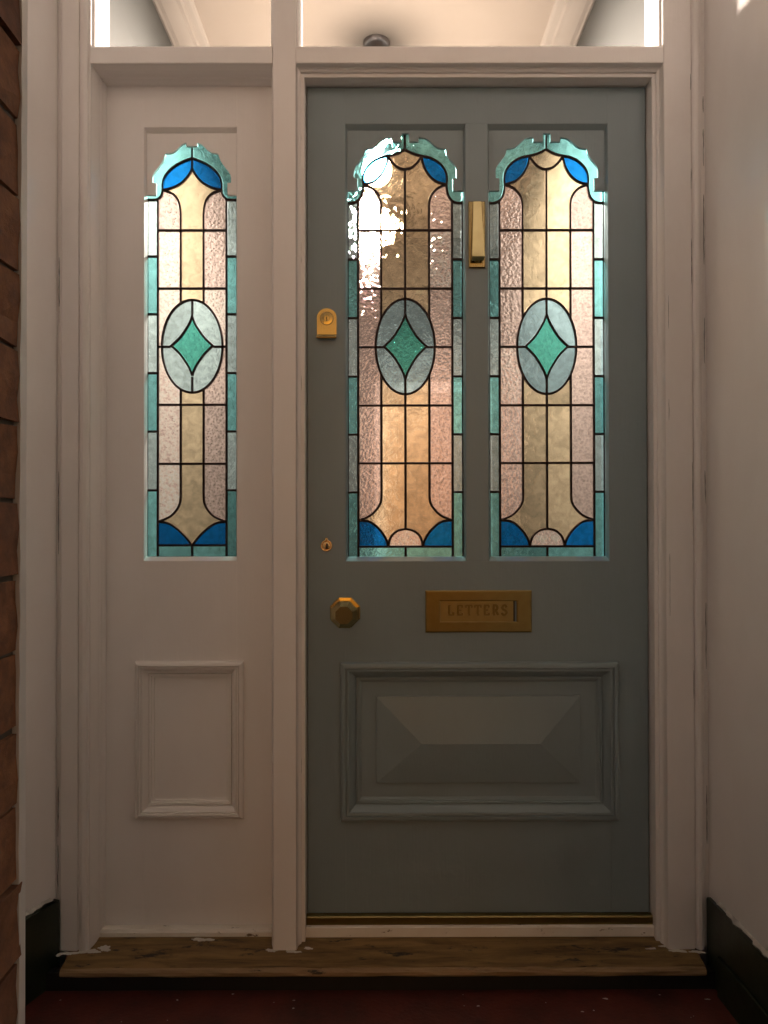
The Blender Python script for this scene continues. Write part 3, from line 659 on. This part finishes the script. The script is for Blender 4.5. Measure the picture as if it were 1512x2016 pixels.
# keyhole escutcheon with swing cover
ke = holder('keyhole_escutcheon', door); ex, ez = -0.1400, 0.9175
bm = bmesh.new(); lathe(bm, [(0.0140, 0.0), (0.0146, -0.0015), (0.0140, -0.0030), (0.0125, -0.0034), (0.0112, -0.0026), (0.0108, -0.0016), (0.0100, -0.0016)], ex, ez, 40); smooth(obj('rim', bm, 'brass_bright', ke))
bm = bmesh.new(); lathe(bm, [(0.0100, -0.0014), (0.0096, -0.0026), (0.006, -0.0036), (0.002, -0.0039)], ex - 0.0006, ez - 0.0004, 32); smooth(obj('swing_cover', bm, 'brass_bright', ke))
bm = bmesh.new(); lathe(bm, [(0.0036, 0.0), (0.0036, -0.0034), (0.0018, -0.0042)], ex, ez + 0.0165, 16); smooth(obj('pivot', bm, 'brass_bright', ke))
prism_xz('keyhole', [(ex + 0.0032 * math.cos(a) + 0.0012, ez + 0.0022 + 0.0034 * math.sin(a)) for a in [R(-50 + 28 * k) for k in range(11)]] + [(ex - 0.0008, ez - 0.0062), (ex + 0.0034, ez - 0.0062)], -0.0046, -0.0020, 'hole_black', ke)
# rim-lock cylinder pull
cp = holder('cylinder_pull', door); px, pz0, pz1, ph = -0.1385, 1.4310, 1.5085, 0.0245
arch = [(px - ph, pz0 + 0.012), (px + ph, pz0 + 0.012)] + [(px + ph * math.cos(a), pz1 - ph * 0.92 + ph * 0.92 * math.sin(a)) for a in [math.pi * k / 16 for k in range(17)]]
bm = bmesh.new(); poly_prism(bm, arch, XZ, -0.0032, 0.0); obj('plate', bm, 'brass', cp)
prism_h('finger_lip', [(0.0, pz0 + 0.0125), (-0.0030, pz0 + 0.0125), (-0.0050, pz0 + 0.0105), (-0.012, pz0 + 0.0085), (-0.0165, pz0 + 0.0065), (-0.0180, pz0 + 0.0035), (-0.0175, pz0), (-0.0160, pz0 - 0.0005), (-0.0150, pz0 + 0.0030), (-0.010, pz0 + 0.0055), (-0.002, pz0 + 0.0075), (0.0, pz0 + 0.0075)], px - ph, px + ph, 'brass', cp)
cz = pz1 - 0.0255
bm = bmesh.new(); lathe(bm, [(0.0168, -0.0030), (0.0168, -0.0036), (0.0157, -0.0036), (0.0157, -0.0030)], px, cz, 40, cap=False); obj('groove_ring', bm, 'dark_metal', cp)
bm = bmesh.new(); lathe(bm, [(0.0152, -0.0031), (0.0150, -0.0042), (0.0080, -0.0046), (0.0076, -0.0040), (0.0072, -0.0048)], px, cz, 40); obj('cylinder', bm, 'brass', cp)
prism_xz('key_slot', [(px - 0.0013, cz - 0.0062), (px + 0.0006, cz - 0.0062), (px + 0.0018, cz - 0.0045), (px + 0.0004, cz - 0.001), (px + 0.0012, cz + 0.003), (px - 0.0009, cz + 0.0036), (px - 0.0016, cz - 0.0002), (px - 0.0002, cz - 0.0035)], -0.0056, -0.0040, 'hole_black', cp)
# wedge knocker on the muntin
kn = holder('door_knocker', door); nx0, nx1, nz0, nz1 = 0.2152, 0.2568, 1.6085, 1.7755
bm = bmesh.new(); v = addbox(bm, nx0, nx1, -0.0055, 0.0, nz0, nz1)
bmesh.ops.bevel(bm, geom=[ed for ed in bm.edges if all(w.co.y < -0.004 for w in ed.verts)], offset=0.0022, segments=1, affect='EDGES'); obj('back_plate', bm, 'brass', kn)
bm = bmesh.new()
def quad8(pts):
    v = [bm.verts.new(p) for p in pts]
    for f in ((0, 1, 2, 3), (4, 7, 6, 5), (0, 4, 5, 1), (1, 5, 6, 2), (2, 6, 7, 3), (3, 7, 4, 0)): bm.faces.new([v[i] for i in f])
nc = (nx0 + nx1) / 2
quad8([(nc - 0.0095, -0.0125, nz1 - 0.004), (nc + 0.0095, -0.0125, nz1 - 0.004), (nc + 0.0155, -0.0330, nz0 + 0.019), (nc - 0.0155, -0.0330, nz0 + 0.019),
       (nc - 0.0095, -0.0056, nz1 - 0.004), (nc + 0.0095, -0.0056, nz1 - 0.004), (nc + 0.0155, -0.0150, nz0 + 0.014), (nc - 0.0155, -0.0150, nz0 + 0.014)])
bmesh.ops.bevel(bm, geom=bm.edges[:], offset=0.0008, segments=2, affect='EDGES'); obj('hammer', bm, 'brass', kn)
bm = bmesh.new(); lathe(bm, [(0.007, -0.005), (0.007, -0.010), (0.0055, -0.0148)], nc, nz0 + 0.019, 16); obj('striker', bm, 'brass_dull', kn)

# ------------------------------------------------------------------ sidelight
side = thing('sidelight', 'tall white wooden sidelight with one slender stained glass panel beside the grey door', 'sidelight')
SY = 0.0095; SC = -0.4810; SHW = 0.1165; SZT, SZB = 1.969, 0.8795; SYB = 0.0345
sx0, sx1, sz0, sz1 = -0.7015, -0.2655, -0.034, 2.0825
def sslab(name, x0, x1, z0, z1): return box(name, x0, x1, SY, SYB, z0, z1, 'white_paint', side, 0.0004)
QX0, QX1, QZ0, QZ1 = -0.6165, -0.3465, 0.2395, 0.6305
sslab('stile', sx0, SC - SHW, sz0, sz1); sslab('stile', SC + SHW, sx1, sz0, sz1)
sslab('top_rail', SC - SHW, SC + SHW, SZT, sz1); sslab('middle_rail', SC - SHW, SC + SHW, 0.60, SZB); sslab('bottom_rail', SC - SHW, SC + SHW, sz0, 0.27)
box('lower_panel', SC - SHW + 0.0003, SC + SHW - 0.0003, SY + 0.0125, SYB, 0.2703, 0.5997, 'white_paint', side)
SB = [(0.0, 0.0), (0.0, -0.004), (0.004, -0.0085), (0.0095, -0.0105), (0.0102, -0.0068), (0.0116, -0.0068), (0.0122, -0.0098), (0.0158, -0.0092), (0.0165, -0.0058), (0.0195, -0.0070), (0.024, -0.0030), (0.0305, 0.0012), (0.0318, 0.0045), (0.0330, 0.0008), (0.0375, 0.0010), (0.0383, 0.0048), (0.0425, 0.0050), (0.0435, 0.0075), (0.0435, 0.0085), (0.0, 0.0085)]
sweep_rect('panel_moulding', (QX0, QX1, QZ0, QZ1), [(i, SY + y * 1.5) for i, y in SB], 'white_paint', side)
sweep_rect('glazing_bead', (SC - SHW, SC + SHW, SZB, SZT), [(0.0, SY + 0.0003), (0.001, SY + 0.0006), (0.0095, SY + 0.0105), (0.010, SY + 0.0112), (0.010, SY + 0.0192), (0.0, SY + 0.0192)], 'white_paint', side, sx=0.3, sz=1.0)
prism_xz('fretted_head', fret_outline(side_fret, -0.4806, 0.001279, 0.1132, SZT - 0.0103), SY + 0.0110, SY + 0.0190, 'white_paint', side)
leaded_light(side, side_pattern(), -0.4822, SY + 0.0222, 0.0012868)
sweep_rect('inner_bead', (SC - SHW - 0.014, SC + SHW + 0.014, SZB - 0.014, SZT + 0.014), [(0.0, SYB + 0.0003), (0.012, SYB + 0.0003), (0.012, SYB + 0.012), (0.0, SYB + 0.014)], 'white_paint', side)

# ------------------------------------------------------------------ transom lights
for (a, b, lab) in ((-0.7020, -0.2650, 'small clear transom pane above the white sidelight'), (-0.2065, 0.6785, 'wide clear transom pane above the grey front door')):
    tag(box('transom_window', a, b, -0.014, -0.010, 2.1322, HEAD - 0.0012, 'clear_glass'), lab, 'window')

# ------------------------------------------------------------------ skirtings
def skirt(label, pts, z1, mat='green_black_paint'):
    bm = bmesh.new(); poly_prism(bm, pts, lambda a, b, d: (a, b, d), FLOOR + 0.0005, z1)
    bmesh.ops.bevel(bm, geom=[ed for ed in bm.edges if ed.verts[0].co.z > 0 and ed.verts[1].co.z > 0], offset=0.005, segments=3, affect='EDGES')
    return tag(obj('skirting_board', bm, mat), label, 'skirting', 'dark skirting boards of the porch')
ls_ = skirt('short green black skirting board at the foot of the narrow porch wall', [(-0.7865, -0.0665), (-0.772, -0.0672), (-0.772, -0.074), (-0.8105, -0.172), (-0.883, -0.366), (-0.9, -0.36), (-0.8285, -0.1655)], 0.082)
rs_ = skirt('long green black skirting board at the foot of the glossy porch wall', [(0.784, -0.0675), (0.7715, -0.0675), (0.8245, -1.295), (0.8375, -1.295)], 0.082)
bm = bmesh.new(); poly_prism(bm, [(0.7712, -0.1355), (0.7655, -0.1355), (0.8155, -1.29), (0.8240, -1.29)], lambda a, b, d: (a, b, d), FLOOR + 0.0005, -0.022); obj('plinth_tile', bm, 'green_black_paint', rs_)

def paint_line(parent, p0, p1, z, w0, n, seed):
    rnd = random.Random(seed); bm = bmesh.new(); L = []
    for i in range(n + 1):
        t = i / n; x = p0[0] + (p1[0] - p0[0]) * t; y = p0[1] + (p1[1] - p0[1]) * t
        w = w0 * (0.55 + 0.25 * math.sin(i * 0.31 + seed) + 0.18 * math.sin(i * 0.83) + rnd.uniform(-0.12, 0.12)); d = rnd.uniform(-0.001, 0.001); h = rnd.uniform(0.0003, 0.0014)
        s = 1 if p0[0] < 0 else -1
        L.append([bm.verts.new(q) for q in ((x - s * 0.002, y, z + 0.006 + d), (x + s * w * 0.5, y, z + h + 0.0015), (x + s * w, y, z + 0.0002 + h * 0.4), (x + s * w * 1.1, y, z - 0.0018 - abs(d)), (x - s * 0.002, y, z - 0.004))])
    for a, b in zip(L, L[1:]):
        for k in range(5): bm.faces.new((a[k], a[(k + 1) % 5], b[(k + 1) % 5], b[k]))
    bm.faces.new(L[0]); bm.faces.new(L[-1][::-1]); return obj('paint_line', bm, 'paint_spill', parent)
paint_line(rs_, (0.786, -0.10), (0.834, -1.25), 0.0822, 0.011, 220, 3)
paint_line(ls_, (-0.7885, -0.078), (-0.826, -0.165), 0.0822, 0.010, 26, 9)

# ------------------------------------------------------------------ hall: cornices, end door, pendant lamp
def cornice(x, s, label):
    prof = [(0, 0), (0.006, 0.0), (0.010, 0.010), (0.020, 0.016), (0.030, 0.030), (0.052, 0.058), (0.062, 0.064), (0.066, 0.078), (0.084, 0.086), (0.092, 0.092), (0.094, 0.102), (0, 0.102)]
    bm = bmesh.new(); poly_prism(bm, [(x + s * a, HCEIL - 0.1025 + b) for a, b in prof], lambda a, b, d: (a, d, b), 0.093, 2.758)
    return tag(obj('cornice', bm, 'cornice_paint'), label, 'cornice', 'plaster cornices of the hall ceiling')
cornice(-0.7295, 1, 'moulded plaster cornice seen through the small transom pane')
cornice(0.6795, -1, 'moulded plaster cornice seen through the wide transom pane')
hd = thing('hall_door', 'warm pine door at the far end of the hall behind the stained glass', 'door')
box('leaf', 0.02, 0.62, 2.735, 2.758, -0.03, 1.76, 'pine_wood', hd)
sweep_rect('architrave', (-0.05, 0.679, -0.034, 1.83), [(0, 2.758), (0, 2.735), (0.06, 2.73), (0.069, 2.74), (0.069, 2.758)], 'cornice_paint', hd, open_bottom=True)
for z0, z1 in ((0.15, 0.75), (0.95, 1.65)):
    for x0, x1 in ((0.09, 0.29), (0.35, 0.55)): sweep_rect('panel_moulding', (x0, x1, z0, z1), [(0, 2.7348), (0.004, 2.727), (0.02, 2.73), (0.025, 2.7348)], 'pine_wood', hd)
LX, LY, LZ = -0.02, 0.865, 2.262
lamp = thing('pendant_lamp', 'lit pendant lamp with dark ceiling rose hanging in the hall behind the door', 'lamp')
bm = bmesh.new(); lathe_z(bm, [(0.010, HCEIL - 0.021), (0.040, HCEIL - 0.019), (0.047, HCEIL - 0.012), (0.049, HCEIL - 0.003), (0.049, HCEIL - 0.0005)], LX, LY, 40); smooth(obj('ceiling_rose', bm, 'grey_metal', lamp))
bm = bmesh.new(); lathe_z(bm, [(0.0035, LZ + 0.105), (0.0035, HCEIL - 0.020)], LX, LY, 12); obj('cord', bm, 'dark_metal', lamp)
bm = bmesh.new(); lathe_z(bm, [(0.052, LZ + 0.068), (0.050, LZ + 0.078), (0.028, LZ + 0.090), (0.02, LZ + 0.105), (0.006, LZ + 0.112)], LX, LY, 32); smooth(obj('lamp_cap', bm, 'dark_metal', lamp))
bm = bmesh.new(); lathe_z(bm, [(0.034, LZ + 0.0945), (0.10, LZ + 0.080), (0.165, LZ + 0.036), (0.164, LZ + 0.0325), (0.10, LZ + 0.0765), (0.034, LZ + 0.091)], LX, LY, 48, cap=False); smooth(obj('dimming_dish', bm, 'dimming_glass', lamp))  # dish added over the bulb to dim its light on the hall ceiling
bm = bmesh.new(); bmesh.ops.create_uvsphere(bm, u_segments=24, v_segments=16, radius=0.054)
for v in bm.verts:
    if v.co.z > 0: v.co.z *= 1.02
    v.co += Vector((LX, LY, LZ))
smooth(obj('bulb', bm, 'bulb_glow', lamp))

# ------------------------------------------------------------------ spilt paint, flecks
def blob(bm, cx, cyy, zf, r, ex=1.0, seed=0, th=0.0006):
    rnd = random.Random(seed); n = 40
    ph = [rnd.uniform(0, 6.28) for _ in range(4)]
    pts = []
    for k in range(n):
        a = 2 * math.pi * k / n
        rr = r * (1 + 0.22 * math.sin(2 * a + ph[0]) + 0.16 * math.sin(3 * a + ph[1]) + 0.12 * math.sin(5 * a + ph[2]) + 0.10 * math.sin(9 * a + ph[3]) + 0.12 * rnd.uniform(-1, 1))
        pts.append((cx + ex * rr * math.cos(a), cyy + rr * math.sin(a)))
    top = [bm.verts.new((x, y, zf(y) + th)) for x, y in pts]; bot = [bm.verts.new((x, y, zf(y) - 0.0004)) for x, y in pts]
    bm.faces.new(top)
    for k in range(n): bm.faces.new((bot[k], bot[(k + 1) % n], top[(k + 1) % n], top[k]))
sill_z = lambda y: -0.039 + (y + 0.024) * (0.014 / 0.096)
for i, (cx, cyy, r, ex) in enumerate([(-0.700, -0.068, 0.010, 3.0), (-0.745, -0.074, 0.007, 3.4), (-0.668, -0.058, 0.011, 2.0), (-0.770, -0.078, 0.006, 2.0), (-0.440, -0.030, 0.008, 4.2), (-0.265, -0.066, 0.008, 2.2), (-0.215, -0.071, 0.006, 4.0), (-0.180, -0.060, 0.005, 3.0), (0.700, -0.071, 0.007, 4.0), (0.745, -0.075, 0.006, 4.0), (0.676, -0.056, 0.005, 3.0), (0.640, -0.064, 0.004, 4.0)]):
    bm = bmesh.new(); blob(bm, cx, cyy, sill_z, r * 0.72, ex * 0.95, seed=i + 3, th=0.0009); obj('paint_spill', bm, 'paint_spill', frame)
bm = bmesh.new(); rnd = random.Random(5)
for i in range(46):
    x = rnd.uniform(-0.74, 0.74); y = rnd.uniform(-0.30, -0.118); blob(bm, x, y, lambda q: FLOOR, rnd.choice((0.0006, 0.001, 0.0013, 0.0022)), rnd.uniform(0.6, 2.4), seed=40 + i, th=0.0005)
tag(obj('paint_flecks', bm, 'paint_spill'), 'tiny white paint flecks scattered on the red porch floor', 'paint', kind='stuff')
